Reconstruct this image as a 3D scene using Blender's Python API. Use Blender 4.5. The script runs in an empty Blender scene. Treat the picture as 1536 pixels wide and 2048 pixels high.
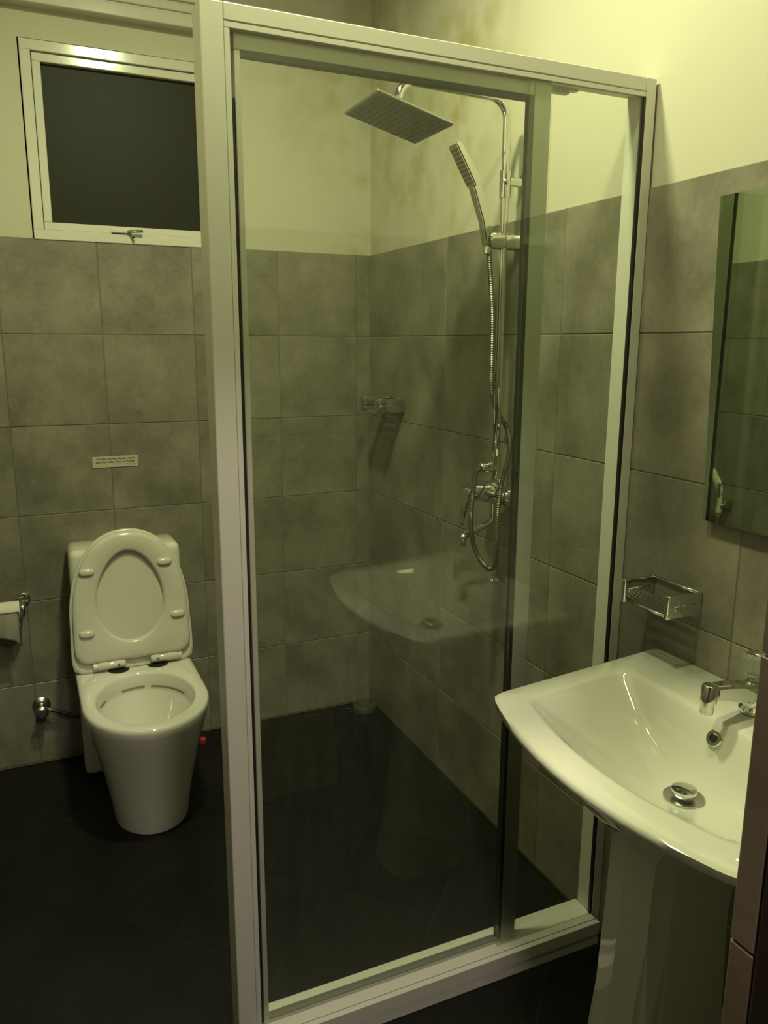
import bpy, bmesh, math, random
from mathutils import Vector, Matrix

# ------------------------------------------------------------------ camera, world, exposure
scene = bpy.context.scene
COL = scene.collection
cam_d = bpy.data.cameras.new('camera')
cam = bpy.data.objects.new('camera', cam_d)
COL.objects.link(cam)
YAW, PITCH, ROLL = 0.42601, -0.20933, 0.00467
F = Vector((math.sin(YAW) * math.cos(PITCH), math.cos(YAW) * math.cos(PITCH), math.sin(PITCH)))
R0 = Vector((math.cos(YAW), -math.sin(YAW), 0))
U0 = R0.cross(F)
RR = R0 * math.cos(ROLL) + U0 * math.sin(ROLL)
UU = U0 * math.cos(ROLL) - R0 * math.sin(ROLL)
cam.matrix_world = Matrix(((RR.x, UU.x, -F.x, -1.2146), (RR.y, UU.y, -F.y, -2.8139),
                           (RR.z, UU.z, -F.z, 1.4468), (0, 0, 0, 1)))
cam_d.sensor_fit = 'VERTICAL'
cam_d.sensor_height = 36.0
cam_d.lens = 1590.6 / 2048 * 36.0
cam_d.clip_start = 0.02
scene.camera = cam
w = bpy.data.worlds.new('night')
scene.world = w
w.use_nodes = True
w.node_tree.nodes['Background'].inputs[0].default_value = (0.004, 0.0045, 0.005, 1)
w.node_tree.nodes['Background'].inputs[1].default_value = 1.0
scene.view_settings.view_transform = 'Standard'
scene.view_settings.look = 'None'
scene.view_settings.gamma = 1.0
scene.view_settings.use_curve_mapping = False
scene.view_settings.exposure = 0.10
LAMPS = [((-0.785, -1.25, 2.70), 22.5, 'round ceiling lamp above the shower and toilet end of the bathroom'),
         ((-0.75, -1.78, 2.72), 10.5, 'round ceiling lamp nearer the bathroom door')]
LAMP_COL = (0.97, 1.0, 0.53)
LAMP_STRENGTH = 20.0
HALL_POS = (-0.92, -3.00, 2.27)
HALL_COL = (1.0, 0.86, 0.72)
HALL_STRENGTH = 2.0
HALL_WATTS = 20.0

random.seed(4)
PI = math.pi

# ------------------------------------------------------------------ materials
MATS = {}

def mat(name):
    m = bpy.data.materials.new(name)
    m.use_nodes = True
    MATS[name] = m
    return m, m.node_tree.nodes, m.node_tree.links, m.node_tree.nodes['Principled BSDF']

def simple(name, col, rough=0.4, metal=0.0, coat=0.0, bump=0.0, bscale=200):
    m, n, l, b = mat(name)
    b.inputs['Base Color'].default_value = (*col, 1)
    b.inputs['Roughness'].default_value = rough
    b.inputs['Metallic'].default_value = metal
    b.inputs['Coat Weight'].default_value = coat
    if bump:
        t = n.new('ShaderNodeTexNoise')
        t.inputs['Scale'].default_value = bscale
        bp = n.new('ShaderNodeBump')
        bp.inputs['Strength'].default_value = bump
        bp.inputs['Distance'].default_value = 0.002
        l.new(t.outputs['Fac'], bp.inputs['Height'])
        l.new(bp.outputs['Normal'], b.inputs['Normal'])
    return m

def mottled(name, c1, c2, rough, scale=5.0, fine=60.0, spec=0.5):
    m, n, l, b = mat(name)
    tc = n.new('ShaderNodeTexCoord')
    oi = n.new('ShaderNodeObjectInfo')
    mul = n.new('ShaderNodeVectorMath'); mul.operation = 'SCALE'
    comb = n.new('ShaderNodeCombineXYZ')
    for k in range(3):
        l.new(oi.outputs['Random'], comb.inputs[k])
    l.new(comb.outputs[0], mul.inputs[0]); mul.inputs['Scale'].default_value = 31.7
    add = n.new('ShaderNodeVectorMath')
    l.new(tc.outputs['Object'], add.inputs[0]); l.new(mul.outputs[0], add.inputs[1])
    t1 = n.new('ShaderNodeTexNoise'); t1.inputs['Scale'].default_value = scale
    t1.inputs['Detail'].default_value = 4; t1.inputs['Roughness'].default_value = 0.55
    t2 = n.new('ShaderNodeTexNoise'); t2.inputs['Scale'].default_value = fine
    t2.inputs['Detail'].default_value = 5
    l.new(add.outputs[0], t1.inputs['Vector']); l.new(add.outputs[0], t2.inputs['Vector'])
    mx = n.new('ShaderNodeMix'); mx.data_type = 'FLOAT'; mx.inputs[0].default_value = 0.22
    l.new(t1.outputs['Fac'], mx.inputs[2]); l.new(t2.outputs['Fac'], mx.inputs[3])
    rp = n.new('ShaderNodeValToRGB')
    rp.color_ramp.elements[0].position = 0.36; rp.color_ramp.elements[0].color = (*c1, 1)
    rp.color_ramp.elements[1].position = 0.64; rp.color_ramp.elements[1].color = (*c2, 1)
    l.new(mx.outputs[0], rp.inputs[0]); l.new(rp.outputs[0], b.inputs['Base Color'])
    b.inputs['Roughness'].default_value = rough
    b.inputs['Specular IOR Level'].default_value = spec
    bp = n.new('ShaderNodeBump'); bp.inputs['Strength'].default_value = 0.12
    bp.inputs['Distance'].default_value = 0.001
    l.new(t2.outputs['Fac'], bp.inputs['Height']); l.new(bp.outputs[0], b.inputs['Normal'])
    return m

def paint(name, base, stains):
    """painted plaster with water stains around given spots (x, y, z, radius, strength)"""
    m, n, l, b = mat(name)
    geo = n.new('ShaderNodeNewGeometry')
    nz = n.new('ShaderNodeTexNoise'); nz.inputs['Scale'].default_value = 9.0
    nz.inputs['Detail'].default_value = 6
    l.new(geo.outputs['Position'], nz.inputs['Vector'])
    big = n.new('ShaderNodeTexNoise'); big.inputs['Scale'].default_value = 1.6
    l.new(geo.outputs['Position'], big.inputs['Vector'])
    rp = n.new('ShaderNodeMapRange')
    rp.inputs['From Min'].default_value = 0.40; rp.inputs['From Max'].default_value = 0.62
    l.new(nz.outputs['Fac'], rp.inputs['Value'])
    total = None
    for (x, y, z, r, s) in stains:
        d = n.new('ShaderNodeVectorMath'); d.operation = 'DISTANCE'
        l.new(geo.outputs['Position'], d.inputs[0]); d.inputs[1].default_value = (x, y, z)
        mr = n.new('ShaderNodeMapRange')
        mr.inputs['From Min'].default_value = r; mr.inputs['From Max'].default_value = r * 0.15
        mr.inputs['To Max'].default_value = s
        l.new(d.outputs['Value'], mr.inputs['Value'])
        if total is None:
            total = mr.outputs[0]
        else:
            a = n.new('ShaderNodeMath'); a.operation = 'MAXIMUM'
            l.new(total, a.inputs[0]); l.new(mr.outputs[0], a.inputs[1]); total = a.outputs[0]
    c0 = n.new('ShaderNodeMix'); c0.data_type = 'RGBA'
    c0.inputs[6].default_value = (*[v * 0.96 for v in base], 1); c0.inputs[7].default_value = (*base, 1)
    l.new(big.outputs['Fac'], c0.inputs[0])
    outc = c0.outputs[2]
    if total is not None:
        mm = n.new('ShaderNodeMath'); mm.operation = 'MULTIPLY'
        l.new(total, mm.inputs[0]); l.new(rp.outputs[0], mm.inputs[1])
        c1 = n.new('ShaderNodeMix'); c1.data_type = 'RGBA'
        l.new(mm.outputs[0], c1.inputs[0]); l.new(outc, c1.inputs[6])
        c1.inputs[7].default_value = (0.31, 0.26, 0.08, 1)
        outc = c1.outputs[2]
    l.new(outc, b.inputs['Base Color'])
    b.inputs['Roughness'].default_value = 0.75
    b.inputs['Specular IOR Level'].default_value = 0.3
    bp = n.new('ShaderNodeBump'); bp.inputs['Strength'].default_value = 0.15
    bp.inputs['Distance'].default_value = 0.004
    l.new(nz.outputs['Fac'], bp.inputs['Height']); l.new(bp.outputs[0], b.inputs['Normal'])
    return m

def glass(name, tint, dirt=0.03):
    """clear pane: schlick reflection over straight transmission, thin film of dried water marks"""
    m, n, l, b = mat(name)
    n.remove(b)
    out = n['Material Output']
    lw = n.new('ShaderNodeLayerWeight'); lw.inputs['Blend'].default_value = 0.5
    pw = n.new('ShaderNodeMath'); pw.operation = 'POWER'; pw.inputs[1].default_value = 5
    l.new(lw.outputs['Facing'], pw.inputs[0])
    ma = n.new('ShaderNodeMath'); ma.operation = 'MULTIPLY_ADD'
    ma.inputs[1].default_value = 0.94; ma.inputs[2].default_value = 0.056
    l.new(pw.outputs[0], ma.inputs[0])
    tr = n.new('ShaderNodeBsdfTransparent'); tr.inputs[0].default_value = (*tint, 1)
    gl = n.new('ShaderNodeBsdfGlossy'); gl.inputs['Roughness'].default_value = 0.0
    mx = n.new('ShaderNodeMixShader')
    l.new(ma.outputs[0], mx.inputs[0]); l.new(tr.outputs[0], mx.inputs[1]); l.new(gl.outputs[0], mx.inputs[2])
    df = n.new('ShaderNodeBsdfDiffuse'); df.inputs[0].default_value = (0.6, 0.68, 0.55, 1)
    geo = n.new('ShaderNodeNewGeometry')
    mp = n.new('ShaderNodeMapping'); mp.inputs['Scale'].default_value = (30, 30, 5)
    l.new(geo.outputs['Position'], mp.inputs['Vector'])
    nz = n.new('ShaderNodeTexNoise'); nz.inputs['Scale'].default_value = 2.0; nz.inputs['Detail'].default_value = 5
    l.new(mp.outputs[0], nz.inputs['Vector'])
    mr = n.new('ShaderNodeMapRange'); mr.inputs['From Min'].default_value = 0.35; mr.inputs['From Max'].default_value = 0.75
    mr.inputs['To Min'].default_value = dirt * 0.4; mr.inputs['To Max'].default_value = dirt * 1.6
    l.new(nz.outputs['Fac'], mr.inputs['Value'])
    # soap film that splashes up from the sill
    sx = n.new('ShaderNodeSeparateXYZ'); l.new(geo.outputs['Position'], sx.inputs[0])
    m2 = n.new('ShaderNodeMapRange'); m2.inputs['From Min'].default_value = 0.32; m2.inputs['From Max'].default_value = 0.05
    m2.inputs['To Max'].default_value = dirt * 3.0
    l.new(sx.outputs['Z'], m2.inputs['Value'])
    ad = n.new('ShaderNodeMath'); l.new(mr.outputs[0], ad.inputs[0]); l.new(m2.outputs[0], ad.inputs[1])
    mx2 = n.new('ShaderNodeMixShader')
    l.new(ad.outputs[0], mx2.inputs[0]); l.new(mx.outputs[0], mx2.inputs[1]); l.new(df.outputs[0], mx2.inputs[2])
    l.new(mx2.outputs[0], out.inputs['Surface'])
    return m

def emitter(name, col, strength):
    m, n, l, b = mat(name)
    b.inputs['Base Color'].default_value = (0.9, 0.9, 0.85, 1)
    b.inputs['Emission Color'].default_value = (*col, 1)
    b.inputs['Emission Strength'].default_value = strength
    return m

STAINS = [(0.0, -0.30, 2.10, 0.40, 0.75), (0.0, -0.62, 2.16, 0.40, 0.8), (0.0, -0.10, 2.35, 0.5, 0.7),
          (0.0, -0.46, 1.80, 0.17, 0.55), (0.0, -0.72, 1.80, 0.13, 0.45), (0.0, -0.62, 1.82, 0.10, 0.45),
          (-0.05, 0.0, 1.80, 0.14, 0.45), (-0.02, 0.0, 2.02, 0.06, 0.5), (0, -0.25, 1.80, 0.2, 0.3)]
M_PAINT = paint('wall_paint', (0.485, 0.47, 0.385), STAINS)
M_CEIL = simple('ceiling_paint', (0.36, 0.35, 0.31), 0.8)
M_TILE = mottled('grey_wall_tile', (0.132, 0.123, 0.096), (0.235, 0.220, 0.175), 0.33, 6.0, 70)
M_GROUT = simple('wall_grout', (0.14, 0.13, 0.10), 0.9)
M_FLOOR = mottled('black_floor_tile', (0.004, 0.0039, 0.0036), (0.0085, 0.0082, 0.0074), 0.5, 6.0, 90, 0.22)
M_FGROUT = simple('floor_grout', (0.017, 0.0165, 0.015), 0.9)
M_BROWN = mottled('brown_reveal_tile', (0.11, 0.082, 0.062), (0.16, 0.122, 0.095), 0.4, 6.0, 70)
M_WHITE = simple('white_powder_coat', (0.56, 0.55, 0.50), 0.13)
M_FRAME = simple('screen_aluminium_paint', (0.58, 0.57, 0.53), 0.38)
M_PORC = simple('porcelain', (0.64, 0.63, 0.575), 0.06, coat=0.6)
M_PLAST = simple('toilet_plastic', (0.58, 0.565, 0.50), 0.13)
M_CHROME = simple('chrome', (0.72, 0.72, 0.70), 0.08, 1.0)
M_DULL = simple('worn_chrome', (0.50, 0.50, 0.48), 0.25, 1.0)
M_HOSE = simple('hose_metal', (0.20, 0.20, 0.175), 0.42, 1.0)
M_DARKM = simple('spray_face', (0.20, 0.20, 0.18), 0.35, 0.6)
M_BLACK = simple('black_rubber_and_gap_shade', (0.010, 0.010, 0.010), 0.5)  # rubber parts, and black pieces that stand in for shade in gaps
M_DWOOD = simple('dark_door_wood', (0.018, 0.010, 0.008), 0.35)
M_PANE = simple('dark_window_glass', (0.014, 0.0145, 0.008), 0.5)
M_PANE.node_tree.nodes['Principled BSDF'].inputs['Specular IOR Level'].default_value = 0.18
M_GLASS = glass('shower_glass', (0.968, 0.984, 0.950), 0.010)
M_PAPER = simple('tissue_paper', (0.64, 0.62, 0.55), 0.9)
M_STICK = simple('sticker_paper', (0.44, 0.42, 0.33), 0.5)
M_INK = simple('ink', (0.03, 0.03, 0.02), 0.6)
M_RED = simple('red_plastic', (0.30, 0.03, 0.02), 0.35)
M_WATER = simple('bowl_water', (0.55, 0.55, 0.40), 0.02)
M_STAIN = simple('limescale', (0.32, 0.24, 0.13), 0.7)
M_CLEAR = glass('clear_acrylic', (0.90, 0.92, 0.88), 0.10)
M_SILV = simple('desilvered_edge', (0.30, 0.33, 0.22), 0.5)
M_HALL = simple('hall_paint', (0.15, 0.13, 0.11), 0.8)
M_HALLF = simple('hall_floor_tile', (0.05, 0.045, 0.04), 0.5)
M_DRAIN = simple('drain_plastic', (0.06, 0.06, 0.05), 0.35)
M_HAIR = simple('wet_lint', (0.022, 0.022, 0.016), 0.5)
# mirror
M_MIRR, _n, _l, _b = mat('mirror_silver')
_b.inputs['Base Color'].default_value = (0.58, 0.65, 0.52, 1)
_b.inputs['Metallic'].default_value = 1.0
_b.inputs['Roughness'].default_value = 0.015
M_BULB = emitter('lit_bulb', LAMP_COL, LAMP_STRENGTH)
M_HBULB = emitter('hall_bulb', HALL_COL, HALL_STRENGTH)

# ------------------------------------------------------------------ helpers
def wloc(o):
    v = Vector((0, 0, 0))
    while o is not None:
        v += o.location
        o = o.parent
    return v

def obj(name, bm, material, parent=None, smooth=False, loc=None, angle=None):
    """link a bmesh given in world coordinates as one mesh object"""
    me = bpy.data.meshes.new(name)
    o = bpy.data.objects.new(name, me)
    COL.objects.link(o)
    base = wloc(parent)
    bmesh.ops.recalc_face_normals(bm, faces=bm.faces[:])
    if loc is None:
        xs = [v.co for v in bm.verts]
        loc = Vector(((min(c.x for c in xs) + max(c.x for c in xs)) / 2,
                      (min(c.y for c in xs) + max(c.y for c in xs)) / 2, min(c.z for c in xs)))
    loc = Vector(loc)
    bmesh.ops.translate(bm, verts=bm.verts[:], vec=-loc)
    bm.to_mesh(me); bm.free()
    o.parent = parent
    o.location = loc - base
    me.materials.append(material)
    if smooth:
        me.polygons.foreach_set('use_smooth', [True] * len(me.polygons))
        if angle:
            me.set_sharp_from_angle(angle=math.radians(angle))
    return o

def thing(name, loc, label, cat, group=None, kind=None):
    o = bpy.data.objects.new(name, None)
    COL.objects.link(o)
    o.location = loc
    o.empty_display_size = 0.05
    return tag(o, label, cat, group, kind)

def tag(o, label=None, cat=None, group=None, kind=None):
    if label: o['label'] = label
    if cat: o['category'] = cat
    if group: o['group'] = group
    if kind: o['kind'] = kind
    return o

def box(x0, x1, y0, y1, z0, z1, bev=0.0, seg=2, bm=None):
    b = bmesh.new()
    bmesh.ops.create_cube(b, size=1.0)
    for v in b.verts:
        v.co = Vector((x0 + (v.co.x + .5) * (x1 - x0), y0 + (v.co.y + .5) * (y1 - y0), z0 + (v.co.z + .5) * (z1 - z0)))
    if bev:
        bmesh.ops.bevel(b, geom=b.edges[:] + b.verts[:], offset=bev, segments=seg, affect='EDGES', profile=0.5)
    if bm is None:
        return b
    return merge(bm, b)

def merge(bm, b):
    me = bpy.data.meshes.new('tmp'); b.to_mesh(me); b.free()
    bm.from_mesh(me); bpy.data.meshes.remove(me)
    return bm

def tube(path, rad, n=12, bm=None, cap=True):
    """sweep a circle (radius or list of radii) along a polyline"""
    bm = bm or bmesh.new()
    pts = [Vector(p) for p in path]
    rads = rad if isinstance(rad, (list, tuple)) else [rad] * len(pts)
    rings = []
    prev = None
    for i, p in enumerate(pts):
        if i == 0: t = pts[1] - p
        elif i == len(pts) - 1: t = p - pts[i - 1]
        else: t = (pts[i + 1] - p).normalized() + (p - pts[i - 1]).normalized()
        t.normalize()
        if prev is None:
            a = Vector((0, 0, 1)) if abs(t.z) < 0.9 else Vector((0, 1, 0))
            u = t.cross(a).normalized()
        else:
            u = (prev - t * prev.dot(t)).normalized()
        prev = u
        v = t.cross(u)
        rings.append([bm.verts.new(p + (u * math.cos(2 * PI * k / n) + v * math.sin(2 * PI * k / n)) * rads[i]) for k in range(n)])
    for a, b in zip(rings, rings[1:]):
        for k in range(n):
            bm.faces.new((a[k], a[(k + 1) % n], b[(k + 1) % n], b[k]))
    if cap:
        bm.faces.new(rings[0][::-1]); bm.faces.new(rings[-1])
    return bm

def smooth_path(pts, sub=8):
    """Catmull-Rom"""
    P = [Vector(p) for p in pts]
    P = [P[0] * 2 - P[1]] + P + [P[-1] * 2 - P[-2]]
    out = []
    for i in range(1, len(P) - 2):
        for k in range(sub):
            t = k / sub
            a, b, c, d = P[i - 1], P[i], P[i + 1], P[i + 2]
            out.append(0.5 * ((2 * b) + (c - a) * t + (2 * a - 5 * b + 4 * c - d) * t * t + (3 * b - a - 3 * c + d) * t ** 3))
    out.append(P[-2])
    return out

def resample(pts, step):
    out = [pts[0]]; acc = 0
    for a, b in zip(pts, pts[1:]):
        d = (b - a).length
        while acc + d >= step:
            t = (step - acc) / d
            a = a + (b - a) * t
            out.append(a); d = (b - a).length; acc = 0
        acc += d
    return out

def loft(rings, bm=None, cap0=False, cap1=False):
    bm = bm or bmesh.new()
    vr = [[bm.verts.new(p) for p in r] for r in rings]
    n = len(vr[0])
    for a, b in zip(vr, vr[1:]):
        for k in range(n):
            bm.faces.new((a[k], a[(k + 1) % n], b[(k + 1) % n], b[k]))
    if cap0: bm.faces.new(vr[0][::-1])
    if cap1: bm.faces.new(vr[-1])
    return bm

def lathe(prof, axis_o, axis_d, n=20, bm=None):
    """prof: list of (radius, distance along axis)"""
    o = Vector(axis_o); d = Vector(axis_d).normalized()
    a = Vector((0, 0, 1)) if abs(d.z) < 0.9 else Vector((1, 0, 0))
    u = d.cross(a).normalized(); v = d.cross(u)
    rings = [[o + d * h + (u * math.cos(2 * PI * k / n) + v * math.sin(2 * PI * k / n)) * max(r, 1e-4) for k in range(n)] for r, h in prof]
    return loft(rings, bm, True, True)

def clip_poly(poly, x0, x1, y0, y1):
    def cut(ps, f, inter):
        out = []
        for i, a in enumerate(ps):
            b = ps[(i + 1) % len(ps)]
            fa, fb = f(a), f(b)
            if fa >= 0: out.append(a)
            if (fa >= 0) != (fb >= 0):
                t = fa / (fa - fb)
                out.append((a[0] + (b[0] - a[0]) * t, a[1] + (b[1] - a[1]) * t))
        return out
    for f in (lambda p: p[0] - x0, lambda p: x1 - p[0], lambda p: p[1] - y0, lambda p: y1 - p[1]):
        poly = cut(poly, f, None)
        if len(poly) < 3: return []
    return poly

def prism(poly, z0, z1):
    bm = bmesh.new()
    a = [bm.verts.new((p[0], p[1], z0)) for p in poly]
    b = [bm.verts.new((p[0], p[1], z1)) for p in poly]
    bm.faces.new(a[::-1]); bm.faces.new(b)
    for i in range(len(poly)):
        j = (i + 1) % len(poly)
        bm.faces.new((a[i], a[j], b[j], b[i]))
    return bm

# ------------------------------------------------------------------ room dimensions
LX, FY, CZ = -1.42, -2.342, 2.80           # left wall, front wall, ceiling
TS, TH, TOP = 0.30, 0.2929, 1.7623         # tile pitch, course height, top of tiling
GAP = 0.0028
T = 0.006                                  # tile thickness in front of the plaster
WX0, WX1, WZ0, WZ1 = -1.140, -0.556, 1.757, 2.332   # window opening
DX0, DX1, DZ = -1.40, -0.63, 1.99          # doorway
WT = 0.13

TILE_MESH = {}
def wall_tile(parent, axis, sign, a0, a1, z0, z1, plane, material=None):
    """a tile on a wall: axis 'x' -> wall normal along x; face at plane, body behind by T"""
    w_, h_ = round(a1 - a0 - GAP, 4), round(z1 - z0 - GAP, 4)
    if w_ < 0.006 or h_ < 0.006: return
    key = (axis, sign, w_, h_, material)
    if key not in TILE_MESH:
        lo, hi = (0, T) if sign > 0 else (-T, 0)
        if axis == 'x': b = box(lo, hi, -w_ / 2, w_ / 2, -h_ / 2, h_ / 2, 0.0012, 1)
        else: b = box(-w_ / 2, w_ / 2, lo, hi, -h_ / 2, h_ / 2, 0.0012, 1)
        me = bpy.data.meshes.new('tile'); bmesh.ops.recalc_face_normals(b, faces=b.faces[:]); b.to_mesh(me); b.free()
        me.materials.append(material or M_TILE)
        TILE_MESH[key] = me
    o = bpy.data.objects.new('tile', TILE_MESH[key])
    COL.objects.link(o); o.parent = parent
    c = Vector((plane + random.uniform(-.0003, .0003), (a0 + a1) / 2, (z0 + z1) / 2)) if axis == 'x' else \
        Vector(((a0 + a1) / 2, plane + random.uniform(-.0003, .0003), (z0 + z1) / 2))
    o.location = c - wloc(parent)
    return o

ROWS = [(max(TOP - TH * (k + 1), 0.0), TOP - TH * k) for k in range(7) if TOP - TH * k > 0.02]

# floor -------------------------------------------------------------
floor = obj('floor', box(LX - .1, .1, FY - WT, .1, -0.06, -0.0016), M_FGROUT)
tag(floor, kind='structure')
ang = math.radians(-43.5)
d1 = Vector((math.cos(ang), math.sin(ang))); d2 = Vector((-d1.y, d1.x))
o0 = Vector((-1.195, -0.827))
for i in range(-9, 10):
    for j in range(-9, 10):
        c = o0 + d1 * (i + .5) * 0.298 + d2 * (j + .5) * 0.298
        h = 0.149 - 0.0012
        poly = [tuple(c + d1 * a * h + d2 * b * h) for a, b in ((-1, -1), (1, -1), (1, 1), (-1, 1))]
        poly = clip_poly(poly, LX, 0.0, FY - WT, 0.0)
        if len(poly) >= 3:
            ar = 0.5 * abs(sum(poly[k][0] * poly[(k + 1) % len(poly)][1] - poly[(k + 1) % len(poly)][0] * poly[k][1] for k in range(len(poly))))
            if ar > 2e-4:
                obj('tile', prism(poly, -0.005, 0.0), M_FLOOR, floor)

# back wall with window opening ---------------------------------------
bw = bmesh.new()
box(LX - .1, WX0, T, .16, 0, CZ, bm=bw); box(WX1, .1, T, .16, 0, CZ, bm=bw)
box(WX0, WX1, T, .16, 0, WZ0, bm=bw); box(WX0, WX1, T, .16, WZ1, CZ, bm=bw)
wall_back = tag(obj('wall_back', bw, M_PAINT), kind='structure')
obj('grout_bed', box(LX, 0.0, 0.0016, T + .001, 0, TOP - .001), M_GROUT, wall_back)
xs = [0.0, -0.054] + [-0.054 - TS * k for k in range(1, 5)] + [LX]
for a, b in zip(xs[1:], xs):
    for z0, z1 in ROWS:
        wall_tile(wall_back, 'y', 1, a, b, z0, z1, 0.0)

# right wall ----------------------------------------------------------
wall_right = tag(obj('wall_right', box(T, .16, FY - WT, .16, 0, CZ), M_PAINT), kind='structure')
obj('grout_bed', box(0.0016, T + .001, FY, 0.0, 0, TOP - .001), M_GROUT, wall_right)
ys = [0.0, -0.592, -1.1769, -1.767, FY]
for a, b in zip(ys[1:], ys):
    for z0, z1 in ROWS:
        wall_tile(wall_right, 'x', 1, a, b, z0, z1, 0.0)

# left wall (outside the picture, seen in the mirror) -------------------
wall_left = tag(obj('wall_left', box(LX - .16, LX - T, FY - WT, .16, 0, CZ), M_PAINT), kind='structure')
obj('grout_bed', box(LX - T - .001, LX - .0016, FY, 0.0, 0, TOP - .001), M_GROUT, wall_left)
ys = [0.0, -0.3, -0.6, -0.9, -1.2, -1.5, -1.8, -2.1, FY]
for a, b in zip(ys[1:], ys):
    for z0, z1 in ROWS:
        wall_tile(wall_left, 'x', -1, a, b, z0, z1, LX)

# front wall with the doorway the camera looks through -------------------
fw = bmesh.new()
box(DX1 + T, .16, FY - WT, FY - T, 0, CZ, bm=fw)
box(LX - .16, DX0 - T, FY - WT, FY - T, 0, CZ, bm=fw)
box(DX0 - T, DX1 + T, FY - WT, FY - T, DZ, CZ, bm=fw)
wall_front = tag(obj('wall_front', fw, M_PAINT), kind='structure')
xs = [0.0, -0.3, DX1]
for a, b in zip(xs[1:], xs):
    for z0, z1 in ROWS:
        wall_tile(wall_front, 'y', -1, a, b, z0, z1, FY)
for z0, z1 in ROWS + [(TOP, DZ)]:
    wall_tile(wall_front, 'x', 1, FY - .030, FY - .0005, z0, z1, DX1, M_BROWN)
# door frame
door = tag(obj('door_1', box(DX1 - .002, DX1 + .03, FY - WT - .01, FY - .0315, 0, DZ, .003), M_DWOOD), kind='structure')
obj('door_frame_head', box(DX0, DX1 - .002, FY - WT - .01, FY - .0315, DZ - .03, DZ + .01, .003), M_DWOOD, door)
obj('door_frame_side', box(DX0 - .03, DX0, FY - WT - .01, FY - .0315, 0, DZ, .003), M_DWOOD, door)
obj('strike_plate', box(DX1 - .0045, DX1 - .0015, FY - .115, FY - .062, .86, .98, .001), M_DULL, door)

ceiling = tag(obj('ceiling', box(LX - .16, .16, FY - WT, .16, CZ, CZ + .08), M_CEIL), kind='structure')

# hall behind the doorway ------------------------------------------------
tag(obj('floor_hall', box(-2.4, 1.0, -4.8, FY - WT, -.06, -.002), M_HALLF), kind='structure')
hb = bmesh.new()
box(-2.5, -2.4, -4.9, FY - WT, 0, 2.75, bm=hb)
wl = tag(obj('wall_hall_left', hb, M_HALL), kind='structure')
tag(obj('wall_hall_right', box(1.0, 1.1, -4.9, FY - WT, 0, 2.36), M_HALL), kind='structure')
tag(obj('wall_hall_back', box(-2.5, 1.1, -4.9, -4.8, 0, 2.36), M_HALL), kind='structure')
tag(obj('ceiling_hall', box(-2.5, 1.1, -4.9, FY - WT, 2.36, 2.44), M_HALL), kind='structure')

# stepped moulding over the window ----------------------------------------
tr = bmesh.new()
box(LX, 0, -.045, T + .002, 2.414, 2.448, .002, 1, bm=tr)
box(LX, 0, -.041, T + .002, 2.448, 2.454, bm=tr)
box(LX, 0, -.050, T + .002, 2.454, 2.476, .002, 1, bm=tr)
box(LX, 0, -.046, T + .002, 2.476, 2.482, bm=tr)
box(LX, 0, -.058, T + .002, 2.482, 2.505, .002, 1, bm=tr)
tag(obj('trim_1', tr, M_WHITE), kind='structure')

# window ---------------------------------------------------------------
win = thing('window_1', ((WX0 + WX1) / 2, .02, WZ0), None, None, kind='structure')
g = .004
def frame4(x0, x1, z0, z1, wd, y0, y1, name, m, parent, bev=.002):
    b = bmesh.new()
    box(x0, x1, y0, y1, z1 - wd, z1, bev, 1, bm=b); box(x0, x1, y0, y1, z0, z0 + wd, bev, 1, bm=b)
    box(x0, x0 + wd, y0, y1, z0 + wd * .98, z1 - wd * .98, bev, 1, bm=b); box(x1 - wd, x1, y0, y1, z0 + wd * .98, z1 - wd * .98, bev, 1, bm=b)
    return obj(name, b, m, parent)
frame4(WX0 + g, WX1 - g, WZ0 + g * .2, WZ1 - g, .030, -.004, .07, 'window_frame', M_WHITE, win)
sash = frame4(WX0 + .036, WX1 - .036, WZ0 + .030, WZ1 - .038, .024, -.001, .05, 'sash', M_WHITE, win)
obj('pane', box(WX0 + .055, WX1 - .055, .018, .024, WZ0 + .050, WZ1 - .058), M_PANE, win)
obj('reveal_gap_shade', box(WX0, WX1, .072, .078, WZ0, WZ1), M_BLACK, win)  # black sheet standing in for the shade in the gap round the frame
lt = bmesh.new()
box(-.905, -.845, -.012, -.001, 1.789, 1.800, .002, 1, bm=lt)
latch = obj('latch', lt, M_WHITE, win)
lt = tube([(-.855, -.013, 1.795), (-.848, -.020, 1.795), (-.810, -.022, 1.797)], .0045, 8)
tube([(-.848, -.015, 1.797), (-.838, -.022, 1.775)], .0045, 8, lt)
obj('latch_lever', lt, M_DULL, latch, True)

# ------------------------------------------------------------------ ceiling lamp of the bathroom
def lamp_light(parent, pos, col, watts, size):
    ld = bpy.data.lights.new('lamp_light', 'AREA'); ld.shape = 'DISK'; ld.color = col; ld.energy = watts; ld.size = size
    lo = bpy.data.objects.new('lamp_light', ld); COL.objects.link(lo); lo.parent = parent
    lo.location = Vector(pos) - wloc(parent)
for (lx, ly, lz), watts, lab in LAMPS:
    lamp = thing('ceiling_lamp', (lx, ly, CZ), lab, 'lamp', 'bathroom ceiling lamps')
    obj('lamp_housing', lathe([(.085, 0), (.085, lz - CZ + .012), (.078, lz - CZ + .002), (.066, lz - CZ + .002), (.066, lz - CZ + .006)], (lx, ly, CZ), (0, 0, 1), 32), M_WHITE, lamp, True, angle=40)
    obj('diffuser', lathe([(.066, .003), (.066, .005)], (lx, ly, lz), (0, 0, 1), 32), M_BULB, lamp, True, angle=40)
    lamp_light(lamp, (lx, ly, lz), LAMP_COL, watts, .13)
hx, hy, hz = HALL_POS
hl = thing('hall_lamp', (hx, hy, 2.36), 'round ceiling lamp in the hall behind the door', 'lamp')
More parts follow.
